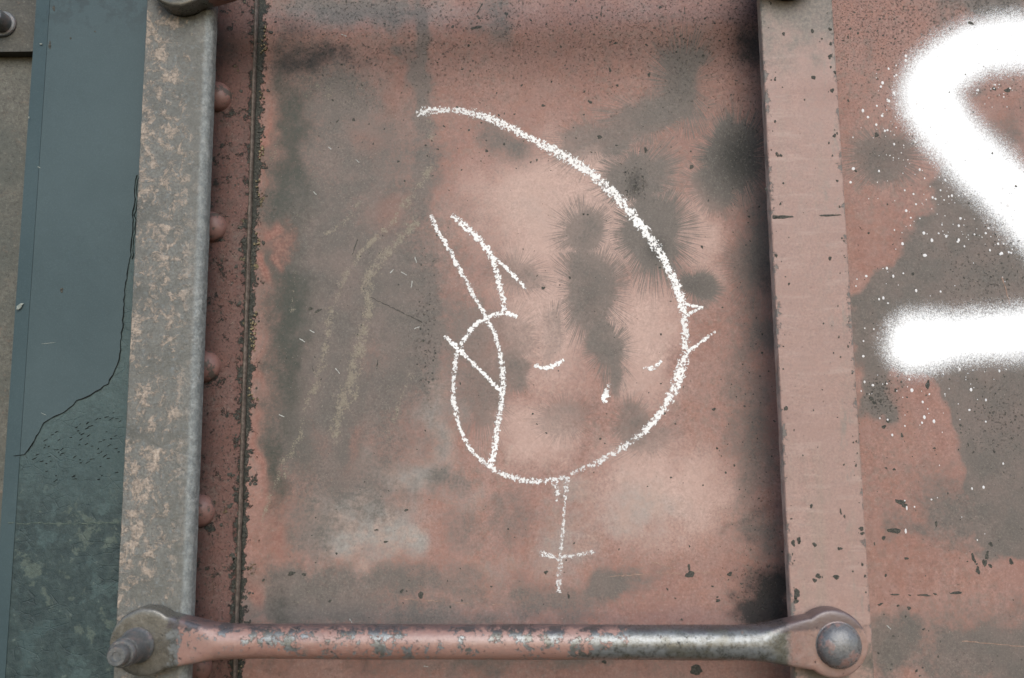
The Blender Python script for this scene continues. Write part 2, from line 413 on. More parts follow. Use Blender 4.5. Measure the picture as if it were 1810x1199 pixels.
# ------------------------------------------------------------------ numpy fields in photo pixels
def vnoise(x, y, s, seed=0):
    x = x / s; y = y / s
    xi = np.floor(x).astype(int); yi = np.floor(y).astype(int); fx = x - xi; fy = y - yi
    fx = fx * fx * (3 - 2 * fx); fy = fy * fy * (3 - 2 * fy)
    def hsh(a, b):
        v = np.sin(a * 127.1 + b * 311.7 + seed * 74.7) * 43758.5453
        return v - np.floor(v)
    return (hsh(xi, yi) * (1 - fx) + hsh(xi + 1, yi) * fx) * (1 - fy) + (hsh(xi, yi + 1) * (1 - fx) + hsh(xi + 1, yi + 1) * fx) * fy
def sstep(v, a, b):
    t = np.clip((v - a) / (b - a), 0, 1); return t * t * (3 - 2 * t)
def blob(X, Y, cx, cy, rx, ry, rot=0.0):
    a = math.radians(rot); dx = X - cx; dy = Y - cy
    u = (dx * math.cos(a) + dy * math.sin(a)) / rx; v = (-dx * math.sin(a) + dy * math.cos(a)) / ry
    return np.sqrt(u * u + v * v)
def soft(X, Y, *b, k=1.0):
    return np.exp(-blob(X, Y, *b) ** 2 * 1.1) * k
def seg_dist(X, Y, pts):
    best = np.full(X.shape, 1e9)
    for (ax, ay), (bx, by) in zip(pts[:-1], pts[1:]):
        dx, dy = bx - ax, by - ay; L = dx * dx + dy * dy + 1e-9
        t = np.clip(((X - ax) * dx + (Y - ay) * dy) / L, 0, 1)
        best = np.minimum(best, np.hypot(X - ax - t * dx, Y - ay - t * dy))
    return best
def poly_in(X, Y, pts, softness):
    inside = np.zeros(X.shape, bool); n = len(pts)
    for i in range(n):
        x0, y0 = pts[i]; x1, y1 = pts[(i + 1) % n]
        c = ((y0 > Y) != (y1 > Y)) & (X < (x1 - x0) * (Y - y0) / (y1 - y0 + 1e-9) + x0)
        inside ^= c
    d = seg_dist(X, Y, pts + [pts[0]])
    return sstep(np.where(inside, d, -d), -softness, softness)

HAIRY = [  # cx, cy, rx, ry, rotation, strength, darkness
    (1205, 150, 52, 92, 0, .85, .25), (1150, 205, 105, 42, -14, .75, .1), (1050, 250, 80, 40, -18, .55, .0),
    (1125, 312, 74, 66, 0, .85, .12), (1122, 325, 20, 30, 0, .8, .7), (1155, 410, 72, 92, 0, .9, .1),
    (1160, 440, 26, 30, 0, .7, .7), (1226, 506, 44, 26, 8, .95, .35), (1030, 410, 46, 56, 0, .7, .1),
    (1045, 515, 58, 98, -6, .75, .1), (1040, 520, 26, 48, 0, .6, .25), (1075, 615, 38, 66, -8, .8, .12),
    (905, 656, 32, 36, 0, .6, .1), (1300, 278, 70, 82, 0, .97, .85), (912, 482, 54, 36, 10, .45, .0),
    (1115, 745, 30, 48, 0, .55, .1), (1000, 742, 54, 42, 0, .35, .0), (850, 690, 46, 92, 0, .55, .05),
    (842, 592, 50, 58, 0, .5, .0), (1090, 670, 16, 30, 0, .5, .1), (895, 590, 60, 60, 0, .35, .0),
    (1340, 470, 60, 66, 0, .55, .3), (1355, 590, 36, 26, 0, .6, .25), (1565, 275, 80, 46, -6, .7, .35),
    (975, 590, 22, 60, 10, .3, 0), (1150, 780, 60, 30, -30, .35, 0), (1265, 330, 60, 40, 20, .4, .3)]
OCHRE = [([(760, 300), (700, 385), (640, 440), (602, 495), (585, 570), (568, 650), (540, 722)], 9, .62),
         ([(735, 395), (690, 440), (655, 485), (648, 560), (628, 640), (612, 700), (588, 770)], 13, .68),
         ([(650, 580), (640, 650), (620, 720)], 7, .6), ([(720, 660), (705, 720), (688, 770)], 7, .45),
         ([(535, 760), (505, 820), (475, 880), (465, 930)], 7, .6), ([(545, 720), (520, 800), (505, 850)], 5, .5),
         ([(640, 345), (612, 390), (585, 415)], 6, .5), ([(560, 160), (610, 175)], 40, .28),
         ([(520, 480), (515, 545)], 7, .4), ([(490, 250), (478, 285)], 8, .4), ([(755, 215), (758, 250)], 7, .5)]
REDGREY_POLY = [(1500, 520), (1560, 470), (1605, 425), (1635, 345), (1690, 300), (1790, 390), (1830, 430), (1830, 985),
                (1735, 965), (1690, 830), (1665, 690), (1585, 640), (1580, 735), (1540, 735), (1512, 690)]

def sheet_masks(X, Y):
    wx = X + (vnoise(X, Y, 46, 1) - .5) * 46 + (vnoise(X, Y, 17, 2) - .5) * 18
    wy = Y + (vnoise(X, Y, 46, 3) - .5) * 46 + (vnoise(X, Y, 17, 4) - .5) * 18
    Z = np.zeros(X.shape)
    grey = Z.copy()
    for b in [(620, 290, 160, 200, 0, .6), (640, 560, 190, 280, 0, .85), (560, 430, 110, 200, 0, .75), (580, 720, 130, 220, 0, .8), (660, 1030, 260, 40, 0, .6), (560, 930, 60, 90, 0, .5), (600, 190, 120, 90, 0, .65), (732, 110, 26, 190, 0, .85), (745, 330, 42, 120, 0, .6),
              (760, 560, 62, 190, 0, .7), (620, 10, 150, 46, 0, .7), (880, 250, 66, 46, 25, .55), (560, 1065, 170, 60, 0, .85),
              (760, 1090, 190, 44, 0, .55), (960, 1070, 120, 40, 0, .5), (1075, 1040, 100, 24, -24, .7), (640, 860, 120, 70, 0, .5),
              (780, 840, 60, 34, 0, .5), (905, 905, 44, 60, 0, .35), (880, 40, 50, 60, 0, .5), (1320, 620, 40, 220, 0, .35),
              (1330, 780, 40, 200, 0, .45), (1355, 430, 36, 130, 0, .55), (1350, 940, 40, 60, 0, .5), (820, 930, 60, 50, 0, .35),
              (1700, 900, 110, 70, 0, .6), (1760, 1150, 140, 70, 0, .95), (1575, 1140, 70, 60, 0, .75), (1745, 12, 90, 34, 0, .8),
              (1640, 1170, 120, 36, 0, .5), (1560, 690, 40, 60, 0, .7), (1610, 920, 50, 26, 30, .5), (1785, 250, 50, 50, 0, .4),
              (1530, 100, 20, 60, 0, .2), (1720, 165, 30, 14, 0, .4), (930, 1150, 300, 40, 0, .6)]:
        grey = np.maximum(grey, soft(wx, wy, *b[:5], k=b[5]))
    for (cx, cy, rx, ry, rot, s_, d_) in HAIRY:
        grey = np.maximum(grey, soft(wx, wy, cx, cy, rx * .8, ry * .8, rot, k=.62 * s_))
    pg = poly_in(wx, wy, [p for p in REDGREY_POLY], 22) * .95
    tongue = poly_in(wx, wy, [(1585, 660), (1660, 665), (1700, 830), (1745, 960), (1640, 950), (1590, 800)], 14)
    grey = np.maximum(grey, pg * (1 - .9 * tongue))
    dark = Z.copy()  # soot stains, plus the upper rung's shadow and the stile's shade painted in
    for b in [(1345, 85, 62, 90, 0, .85), (1350, 180, 34, 80, 0, .5), (1352, 1062, 66, 60, 0, 1.35), (1372, 500, 22, 80, 0, .5), (548, 108, 125, 36, 0, .78),
              (500, 90, 60, 70, 0, .55), (880, 88, 60, 28, 0, .32), (1160, 60, 60, 40, 0, .2), (1385, 760, 14, 400, 0, .15), (730, 60, 30, 60, 0, .15),
              (1780, 1175, 90, 40, 0, .35), (1565, 270, 50, 24, 0, .3), (1785, 740, 40, 90, 0, .28), (570, 1150, 180, 40, 0, .55), (500, 1060, 50, 60, 0, .4)]:
        dark = np.maximum(dark, soft(wx, wy, *b[:5], k=b[5]))
    dark = np.maximum(dark, np.exp(-(seg_dist(wx, wy, [(1400, 850), (1345, 912), (1290, 955)]) / 13) ** 2) * .45)
    pale = Z.copy(); bleach_falloff = Z.copy()
    for b in [(640, 925, 110, 82, 0, .95), (722, 950, 40, 46, -30, .8), (720, 835, 120, 44, 0, .7), (775, 735, 46, 150, 0, .65), (830, 880, 60, 60, 0, .4),
              (1130, 905, 130, 66, 0, .5), (1000, 960, 80, 90, 0, .5), (1010, 870, 60, 50, 0, .45), (900, 1000, 120, 40, 0, .35), (600, 20, 160, 40, 0, .6),
              (960, 560, 60, 110, 0, .25), (940, 380, 110, 80, 0, .3), (770, 20, 160, 40, 0, .4), (1160, 600, 50, 90, 0, .2), (650, 1010, 140, 30, 0, .4)]:
        pale = np.maximum(pale, soft(wx, wy, *b[:5], k=b[5]))
    for b in [(1000, 380, 170, 120, 0, 1.1), (1240, 420, 50, 120, 0, .6), (960, 560, 110, 150, 0, .8), (1130, 590, 80, 130, 0, .75), (1180, 870, 170, 110, 0, .7), (940, 760, 100, 80, 0, .7)]:  # bleached middle: light falling off towards the edges is put into the colour
        bleach_falloff = np.maximum(bleach_falloff, soft(wx, wy, *b[:5], k=b[5]))
    redder = Z.copy()
    for b in [(1010, 140, 220, 70, 0, .2), (690, 380, 60, 60, 0, .4), (690, 150, 30, 90, 0, .6), (640, 270, 70, 40, 0, .4), (530, 420, 40, 40, 0, .8), (640, 800, 40, 40, 0, .5),
              (470, 500, 16, 600, 0, .9), (560, 900, 40, 60, 0, .5), (1620, 1000, 140, 70, 0, .45), (1600, 800, 60, 90, 0, .3), (1560, 430, 50, 60, 0, .5),
              (920, 640, 40, 120, 0, .3), (500, 950, 40, 120, 0, .55), (480, 1040, 30, 40, 0, .8)]:
        redder = np.maximum(redder, soft(wx, wy, *b[:5], k=b[5]))
    green = np.maximum.reduce([soft(wx, wy, 508, 260, 42, 260, 0, k=.85), soft(wx, wy, 505, 570, 46, 240, 0, k=.85), soft(wx, wy, 488, 830, 34, 120, 3, k=.85),
                               soft(wx, wy, 500, 500, 66, 560, 0, k=.66), soft(wx, wy, 540, 110, 60, 90, 0, k=.5), soft(wx, wy, 520, 380, 40, 60, 0, k=.5), soft(wx, wy, 500, 1090, 50, 60, 0, k=.5)])
    och = Z.copy()
    for pts, w, k in OCHRE:
        och = np.maximum(och, np.exp(-(seg_dist(X + (wx - X) * .25, Y + (wy - Y) * .25, pts) / w) ** 2) * k)
    seam = 460 - 45 * Y / 1199
    crust = np.exp(-np.abs(X - seam - 2) / 13) * .95
    speck = .18 + .55 * sstep(-Y, -330, -40) + .3 * sstep(X, 1255, 1370) * (X < 1420) + .12 * (X > 1450)
    for b in [(1125, 325, 30, 40, 0, .5), (755, 600, 30, 150, 0, .55), (1560, 700, 40, 40, 0, .7), (1740, 480, 100, 80, 0, .4), (1300, 280, 60, 60, 0, .2), (1330, 1060, 80, 70, 0, .4), (1000, 700, 200, 200, 0, -.05), (1770, 740, 60, 80, 0, .5)]:
        speck = speck + soft(X, Y, *b[:5], k=b[5])
    # blooms
    best = np.full(X.shape, -1.0); hs = Z.copy(); hk = Z.copy(); hx = Z.copy(); hy = Z.copy(); hz = Z.copy()
    for i, (cx, cy, rx, ry, rot, s, d) in enumerate(HAIRY):
        q = X + (wx - X) * .55; r_ = Y + (wy - Y) * .55
        h = 1 - blob(q, r_, cx, cy, rx * 1.08, ry * 1.08, rot)
        m = h > best
        dist = np.hypot(X - cx, Y - cy) + 1e-3
        K = 0.30 * (rx + ry)
        best = np.where(m, h, best)
        hx = np.where(m, (X - cx) / dist * K, hx); hy = np.where(m, (Y - cy) / dist * K, hy); hz = np.where(m, i * 7.3 + dist * .012, hz)
    num = Z.copy(); den = Z + 1e-6
    for (cx, cy, rx, ry, rot, s, d) in HAIRY:
        wgt = np.exp(-blob(X, Y, cx, cy, rx, ry, rot) ** 2 * 1.3)
        hs = np.maximum(hs, min(1, s * 1.08) * np.exp(-np.maximum(blob(X, Y, cx, cy, rx, ry, rot) - .8, 0) ** 2 * 2.5))
        num = num + wgt * d; den = den + wgt
        hk = np.maximum(hk, d * np.exp(-blob(X, Y, cx, cy, rx, ry, rot) ** 2 * 1.6))
    m1 = np.stack([grey, dark, pale, redder], -1); m2 = np.stack([green, och, crust, speck], -1)
    over = Z.copy()
    for b in [(468, 120, 9, 90, 0, .6), (466, 260, 9, 100, 0, .95), (500, 428, 46, 30, -15, .7), (474, 405, 20, 30, 0, .9), (500, 450, 20, 40, 0, .7), (462, 480, 12, 40, 0, .9), (456, 640, 14, 90, 0, .6), (452, 800, 16, 130, 0, .8),
              (690, 372, 70, 50, -35, .5), (690, 150, 26, 70, 0, .5), (655, 250, 50, 40, 0, .45), (632, 790, 34, 70, 20, .5), (508, 960, 26, 50, 0, .6), (455, 1050, 26, 40, 0, .7), (660, 620, 30, 60, 0, .35), (560, 780, 30, 60, 0, .35),
              (870, 600, 24, 60, 0, .4), (1665, 800, 18, 90, -12, .5), (1260, 150, 30, 60, 0, .45), (1530, 440, 30, 50, 0, .5)]:
        over = np.maximum(over, soft(wx, wy, *b[:5], k=b[5]))
    m4 = np.stack([over, Z, Z, Z], -1)
    m3 = np.stack([best, hs, hk, bleach_falloff], -1); hd = np.stack([hx, hy, hz], -1)
    return m1, m2, m3, hd, m4

def axis_vals(lo, f0, f1, hi, step, coarse):
    a = np.arange(f0, f1 + step / 2, step)
    pre = np.arange(lo, f0 - coarse / 2, coarse); post = np.arange(f1 + coarse, hi + coarse / 2, coarse)
    return np.concatenate([pre, a, post])
def sheet(name, xs, zs, yfun, parent, mat, masks=True):
    X, Zz = np.meshgrid(xs, zs); Y = yfun(X, Zz); ny, nx = X.shape
    co = np.stack([X, Y, Zz], -1).reshape(-1, 3)
    idx = np.arange(nx * ny).reshape(ny, nx)
    f = np.stack([idx[:-1, :-1], idx[:-1, 1:], idx[1:, 1:], idx[1:, :-1]], -1).reshape(-1, 4)
    me = bpy.data.meshes.new(name)
    me.vertices.add(len(co)); me.vertices.foreach_set('co', co.astype(np.float32).ravel())
    me.loops.add(f.size); me.loops.foreach_set('vertex_index', f.astype(np.int32).ravel())
    me.polygons.add(len(f)); me.polygons.foreach_set('loop_start', (np.arange(len(f)) * 4).astype(np.int32))
    me.polygons.foreach_set('use_smooth', np.ones(len(f), bool))
    me.update(calc_edges=True); me.validate()
    if masks:
        px, py = to_px(co[:, 0], 0.0, co[:, 2])
        m1, m2, m3, hd, m4 = sheet_masks(px, py)
        for n_, a in (('m1', m1), ('m2', m2), ('m3', m3), ('m4', m4)):
            at = me.attributes.new(n_, 'FLOAT_COLOR', 'POINT'); at.data.foreach_set('color', a.astype(np.float32).ravel())
        at = me.attributes.new('hd', 'FLOAT_VECTOR', 'POINT'); at.data.foreach_set('vector', hd.astype(np.float32).ravel())
    me.materials.append(mat)
    o = bpy.data.objects.new(name, me); COL.objects.link(o); o.parent = parent
    return o

# ------------------------------------------------------------------ the steel side wall
wall = empty('freight_wagon', (0, 0, 0), 'rusty red painted steel wagon side with chalk drawing and white spray paint behind the ladder', 'wagon')
sx = P(437, 600).x                                        # the lap seam
ZLO, ZHI = -0.60, 0.85
wave = lambda X, Z: 0.0004 * np.sin(X * 23 + Z * 9) + 0.0005 * np.sin(X * 9 - Z * 17 + 1.3)
sheet('steel_sheet', axis_vals(sx, sx + 0.0001, 0.375, 1.0, 0.0015, 0.05), axis_vals(ZLO, -0.19, 0.33, ZHI, 0.0015, 0.04), wave, wall, M['sheet'])
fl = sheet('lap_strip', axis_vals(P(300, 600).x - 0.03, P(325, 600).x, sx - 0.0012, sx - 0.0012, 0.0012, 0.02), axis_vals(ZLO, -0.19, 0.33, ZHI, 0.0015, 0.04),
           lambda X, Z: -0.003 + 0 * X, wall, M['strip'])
# strip's darker red has the stile's shade painted in: its own masks
px_, py_ = to_px(*[np.array([v.co[i] for v in fl.data.vertices]) for i in range(3)])
seam = 460 - 45 * py_ / 1199
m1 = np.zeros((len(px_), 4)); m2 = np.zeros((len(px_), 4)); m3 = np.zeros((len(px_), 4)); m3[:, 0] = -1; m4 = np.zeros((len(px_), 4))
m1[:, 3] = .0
m1[:, 1] = np.maximum(soft(px_, py_, 395, 85, 60, 60, 0, k=.6), .3 * vnoise(px_, py_, 40, 9) * sstep(seam - px_, 30, 80) + .15)  # darkens towards the stile and under the upper rung's shadow, both painted in
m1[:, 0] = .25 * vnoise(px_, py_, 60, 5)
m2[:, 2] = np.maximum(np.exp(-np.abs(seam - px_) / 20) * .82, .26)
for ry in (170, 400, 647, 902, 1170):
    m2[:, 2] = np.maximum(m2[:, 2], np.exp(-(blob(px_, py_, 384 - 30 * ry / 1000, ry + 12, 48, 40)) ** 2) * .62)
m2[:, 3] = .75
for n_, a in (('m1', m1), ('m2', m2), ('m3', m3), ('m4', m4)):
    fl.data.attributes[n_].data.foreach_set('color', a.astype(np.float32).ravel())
# seam bead, slightly uneven
vs, fs = [], []; nz = 260
for k in range(nz + 1):
    z = ZLO + (ZHI - ZLO) * k / nz
    for i in range(7):
        a = math.pi * i / 6
        r = 0.00135 * (1 + .12 * math.sin(z * 130) + random.uniform(-.07, .07))
        vs.append((sx - 0.0003 - r * math.cos(a), -0.0015 - 0.0028 * math.sin(a) * (1 + random.uniform(-.08, .08)), z))
for k in range(nz):
    for i in range(6):
        fs.append((k * 7 + i, k * 7 + i + 1, (k + 1) * 7 + i + 1, (k + 1) * 7 + i))
link('seam_bead', vs, fs, M['bead'], wall, True)

# rivets on the lap strip
rad = mm(28)
rp = [(rad * math.cos(a) * (1.0 if a > .05 else 1.0), 0.0006 + rad * .72 * math.sin(a)) for a in [i * math.pi / 2 / 9 for i in range(10)]]
rp = [(rad * 1.02, -0.0005)] + [(max(r, 1e-5), h) for r, h in rp]
riv0 = None
for (px, py) in [(383, 172), (373, 402), (362, 648), (352, 903), (346, 1178), (394, -58)]:
    c = P(px, py, -0.003)
    if riv0 is None:
        riv0 = lathe('rivet', rp, (0, 0, 0), (0, -1, 0), M['rivet'], wall, 36); riv0.location = c
    else:
        o = riv0.copy(); COL.objects.link(o); o.location = c; o.parent = wall; o.rotation_euler.y = random.uniform(0, 6)

# ------------------------------------------------------------------ flat chips: rust pits, scale, paint drops
def chips(name, items, mat, parent, y, th=0.00005, follow=False, drop=False):
    """items: (px, py, half width, half height, rotation) in photo pixels on plane y; irregular low flakes joined in one part"""
    vs, fs = [], []
    for it in items:
        px, py, w, h, rot = it
        n = 10 if drop else (16 if max(w, h) > 3.4 else 8)
        c = P(px, py, y); y_ = y + (float(wave(c.x, c.z)) if follow else 0.0); s = (DIST + y) / FPX; b = len(vs); a0 = math.radians(rot)
        ph = [random.uniform(0, 6.28) for _ in range(3)]
        jit = [.9 + .16 * math.sin(2 * 2 * math.pi * i / n + ph[0]) + .13 * math.sin(3 * 2 * math.pi * i / n + ph[1]) + random.uniform(-.16, .16) for i in range(n)] if not drop else [random.uniform(.9, 1.08) for _ in range(n)]
        for i in range(n):
            a = 2 * math.pi * i / n
            u, v = w * s * jit[i] * math.cos(a), h * s * jit[i] * math.sin(a)
            vs.append((c.x + u * math.cos(a0) - v * math.sin(a0), y_ + 0.00012, c.z + u * math.sin(a0) + v * math.cos(a0)))
        for i in range(n):
            q = vs[b + i]; vs.append((c.x + (q[0] - c.x) * .8, y_ - th, c.z + (q[2] - c.z) * .8))
        for i in range(n):
            j = (i + 1) % n; fs.append((b + i, b + j, b + n + j, b + n + i))
        fs.append(tuple(b + n + i for i in range(n)))
    o = link(name, vs, fs, mat, parent); o['kind'] = 'stuff'; fix_normals(o); return o

spots = [(843, 48, 11, 4, 8), (800, 46, 4, 3, 0), (847, 32, 4, 2, 20), (960, 187, 5, 3, 0), (1043, 181, 6, 3, -25), (895, 24, 4, 4, 0), (1088, 77, 4, 3, 0),
         (1078, 125, 3, 5, 20), (1147, 133, 3, 5, 0), (1091, 152, 3, 3, 0), (1060, 243, 6, 4, 20), (1141, 266, 4, 6, 0), (1222, 296, 5, 4, 0), (625, 212, 4, 3, 0),
         (704, 286, 3, 3, 0), (860, 267, 4, 3, 0), (960, 509, 5, 3, 0), (1262, 724, 4, 3, 0), (1269, 1062, 5, 3, 0), (1220, 1016, 9, 7, 0), (1218, 1003, 3, 6, 0),
         (744, 1052, 6, 6, 0), (710, 1045, 5, 3, 60), (718, 902, 4, 3, 0), (665, 937, 4, 2, 0), (682, 958, 5, 2, 0), (1230, 1184, 14, 9, 0), (1290, 1015, 5, 4, 0),
         (550, 546, 5, 4, 0), (563, 550, 7, 3, 25), (515, 1014, 9, 4, 10), (537, 1016, 5, 3, 0), (1068, 1170, 5, 4, 0), (965, 1012, 4, 4, 0), (1005, 1054, 2, 6, 12),
         (1590, 887, 11, 5, -20), (1597, 893, 7, 4, -20), (1580, 938, 12, 6, 0), (1561, 951, 4, 4, 0), (1720, 987, 4, 9, 15), (1728, 1008, 5, 7, 0), (1740, 995, 5, 8, -10),
         (1744, 982, 4, 8, -20), (1751, 962, 4, 5, 0), (1750, 1000, 4, 4, 0), (1787, 993, 5, 6, 20), (1581, 1051, 9, 2, 0), (1632, 1052, 13, 2.4, 0), (1688, 1048, 14, 2.6, 3),
         (1607, 1052, 3, 2, 0), (1606, 1075, 5, 3, 0), (1555, 1068, 6, 2, 15), (1652, 1050, 4, 2, 0), (1601, 987, 4, 3, 0), (1654, 926, 2, 7, 0), (1550, 238, 5, 5, 0), (1781, 160, 6, 6, 30),
         (1757, 157, 4, 5, 0), (1715, 42, 9, 4, -10), (1582, 69, 3, 2, 0), (1503, 51, 3, 3, 0), (1555, 34, 3, 3, 0), (1490, 72, 3, 2, 0), (1516, 59, 3, 3, 0), (1580, 830, 3, 3, 0),
         (1594, 770, 3, 4, 0), (1540, 705, 5, 5, 0), (1545, 712, 4, 4, 0), (1570, 745, 4, 4, 0), (1562, 755, 5, 4, 0), (1583, 690, 3, 4, 0), (1640, 680, 4, 10, -20)]
def scatter(n, x0, x1, y0, y1, lo, hi):
    out = []
    for _ in range(n):
        r = lo + (hi - lo) * random.random() ** 3
        out.append((random.uniform(x0, x1), random.uniform(y0, y1), r * random.uniform(.7, 1.4), r * random.uniform(.6, 1.1), random.uniform(0, 180)))
    return out
spots += scatter(380, 560, 1360, 0, 300, 0.8, 3.2) + scatter(330, 490, 1380, 300, 1100, 0.7, 2.7) + scatter(170, 1270, 1395, 300, 1095, 0.8, 2.6)
spots += scatter(300, 1480, 1830, 0, 1200, 0.8, 3.0) + scatter(40, 1535, 1595, 660, 740, 1, 3.2) + scatter(45, 735, 770, 420, 690, 1, 2.8) + scatter(40, 1105, 1140, 295, 355, 1, 2.6)
spots += scatter(60, 1680, 1810, 400, 540, .9, 3) + scatter(60, 1690, 1810, 660, 800, .9, 3.2)
chips('rust_pit', spots, M['dark'], wall, -0.00006, follow=True)
crusts = []
for k in range(150):
    py = random.uniform(-40, 1240); s0 = 460 - 45 * py / 1199
    side = random.choice((-1, -1, 1, 1, 1)); off = 5 + random.expovariate(1 / 6)
    r = random.uniform(1.5, 4.2); crusts.append((s0 + side * off, py, r, r * random.uniform(.7, 1.6), random.uniform(0, 180)))
chips('seam_crust', [c for c in crusts if c[0] > 460 - 45 * c[1] / 1199], M['dark'], wall, -0.0001, 0.0004, follow=True)
chips('strip_crust', [c for c in crusts if c[0] < 460 - 45 * c[1] / 1199] + scatter(30, 385, 425, 0, 1100, 1.0, 3), M['dark'], wall, -0.0031, 0.0003)
oc = []
for (py, n, sp) in [(75, 14, 22), (270, 14, 22), (165, 4, 10), (425, 10, 20), (590, 26, 45), (330, 6, 20), (1160, 8, 20), (700, 5, 20)]:
    for _ in range(n):
        y_ = py + random.gauss(0, sp * .6); r = random.uniform(1.0, 2.8)
        oc.append((460 - 45 * y_ / 1199 + random.uniform(5, 16), y_, r, r * 1.2, random.uniform(0, 180)))
chips('ochre_scale', oc, M['ochre'], wall, -0.0002, 0.0008, follow=True)

def wall_line(name, pts, wd, mat, lift=.0001):
    vs, fs = [], []
    for i, q in enumerate(pts):
        a = pts[max(i - 1, 0)]; b = pts[min(i + 1, len(pts) - 1)]
        tx, ty = b[0] - a[0], b[1] - a[1]; l = math.hypot(tx, ty) + 1e-9; w = wd * random.uniform(.3, 1.3)
        for sg in (-1, 1):
            v = P(q[0] + sg * ty / l * w, q[1] - sg * tx / l * w, 0); v.y = float(wave(v.x, v.z)) - lift; vs.append(v)
    for i in range(len(pts) - 1): fs.append((2 * i, 2 * i + 1, 2 * i + 3, 2 * i + 2))
    return link(name, vs, fs, mat, wall)
def path(a, b, n, j=.8): return [(a[0] + (b[0] - a[0]) * k / n + random.uniform(-j, j), a[1] + (b[1] - a[1]) * k / n + random.uniform(-j, j)) for k in range(n + 1)]
M['scratch'] = plain_material('tan_scratch', (160, 130, 114), (188, 160, 142)); M['tick'] = plain_material('pale_tick', (182, 184, 178), (208, 210, 204))
wall_line('scratch', path((655, 526), (700, 548), 10) + path((703, 549), (746, 570), 10), .9, M['dark'])
wall_line('scratch', path((1700, 1133), (1830, 1145), 16), .8, M['scratch'])
wall_line('scratch', path((1772, 490), (1787, 540), 8), 1.0, M['scratch'])
for a_, b_ in [((706, 1058), (740, 1061)), ((748, 1062), (782, 1063)), ((800, 1064), (830, 1067)), ((1080, 1019), (1150, 1014)), ((1160, 1013), (1205, 1014)), ((1150, 993), (1195, 1005)), ((1225, 1011), (1262, 1012)), ((870, 1068), (892, 1069))]:
    wall_line('scratch', path(a_, b_, 14, 1.5), .75, M['scratch'])
for (x_, y_, l_, an) in [(608, 62, 5, 20), (714, 484, 6, 30), (693, 480, 4, -45), (535, 602, 6, 35), (552, 586, 5, 30), (597, 656, 6, 50), (735, 460, 5, 75), (728, 503, 6, 100), (557, 342, 4, 45), (583, 262, 3, 40), (753, 1178, 4, 10), (1570, 1108, 5, 45), (632, 285, 4, 40), (737, 580, 5, -20), (620, 1098, 4, 60), (498, 735, 5, 20)]:
    d_ = (math.cos(math.radians(an)) * l_, math.sin(math.radians(an)) * l_)
    wall_line('scratch', path((x_ - d_[0], y_ - d_[1]), (x_ + d_[0], y_ + d_[1]), 4, .5), .9, M['tick'])
for (x_, y_, l_, an) in [(628, 437, 14, 108), (848, 14, 10, 118), (553, 652, 5, 70), (667, 645, 8, 95), (1063, 20, 9, 95), (1210, 20, 6, 95)]:
    d_ = (math.cos(math.radians(an)) * l_, math.sin(math.radians(an)) * l_)
    wall_line('scratch', path((x_ - d_[0], y_ - d_[1]), (x_ + d_[0], y_ + d_[1]), 5, .6), 1.1, M['dark'])

# ------------------------------------------------------------------ chalk drawing
drawing = bpy.data.objects.new('chalk_drawing', None); COL.objects.link(drawing); drawing.parent = wall; drawing.empty_display_size = 0.02
drawing['label'] = 'white chalk line drawing of a bowed face with closed eyes and a cross below'
def catmull(pts, step=3.0):
    out = []
    p = [pts[0]] + list(pts) + [pts[-1]]
    for i in range(1, len(p) - 2):
        a, b, c, d = (np.array(p[j], float) for j in (i - 1, i, i + 1, i + 2))
        n = max(2, int(np.hypot(*(c - b)[:2]) / step))
        for k in range(n):
            t = k / n
            out.append(.5 * (2 * b + (c - a) * t + (2 * a - 5 * b + 4 * c - d) * t * t + (3 * b - a - 3 * c + d) * t ** 3))
    out.append(np.array(p[-2], float)); return out
LAY = [0]
def chalk(pts):
    """pts: (px, py, full width px, pressure)"""
    LAY[0] += 1
    y = -0.00016 - 0.000006 * LAY[0]
    c = catmull(pts); n = len(c); vs, fs, uv, pr = [], [], [], []
    L = 0
    for i, q in enumerate(c):
        t = c[min(i + 1, n - 1)][:2] - c[max(i - 1, 0)][:2]; t = t / (np.hypot(*t) + 1e-9); nn = np.array([-t[1], t[0]])
        if i: L += np.hypot(*(q - c[i - 1])[:2])
        w = q[2] * .62 * (1 + random.uniform(-.10, .10))
        for v in (-1, -.5, 0, .5, 1):
            pt = P(q[0] + nn[0] * w * v, q[1] + nn[1] * w * v, 0); pt.y = y + float(wave(pt.x, pt.z)); vs.append(pt); uv.append((L / 100, v)); pr.append(q[3])
    for i in range(n - 1):
        for j in range(4):
            fs.append((i * 5 + j, i * 5 + j + 1, (i + 1) * 5 + j + 1, (i + 1) * 5 + j))
    o = link('chalk_stroke', vs, fs, M['chalk'], drawing)
    ul = o.data.uv_layers.new(name='stroke')
    for lp in o.data.loops: ul.data[lp.index].uv = uv[lp.vertex_index]
    at = o.data.attributes.new('press', 'FLOAT_COLOR', 'POINT')
    at.data.foreach_set('color', np.array([[p, p, p, 1] for p in pr], np.float32).ravel())
    return o
chalk([(736, 203, 13, .25), (752, 197, 17, .5), (772, 195, 14, .5), (800, 195, 13, .35), (830, 199, 15, .5), (862, 208, 17, .7), (890, 220, 16, .7), (915, 233, 14, .75), (940, 246, 14, .8), (962, 258, 17, .7),
       (985, 270, 19, .75), (1010, 284, 19, .75), (1035, 301, 18, .75), (1060, 321, 18, .8), (1085, 344, 17, .8), (1108, 369, 16, .9), (1127, 393, 16, .95), (1143, 413, 16, .9), (1160, 437, 17, .75),
       (1172, 455, 15, .9), (1182, 476, 14, .95), (1192, 498, 16, .9), (1201, 520, 17, .95), (1207, 543, 16, .9), (1210, 566, 14, .7), (1212, 592, 15, .65), (1211, 618, 16, .7)])
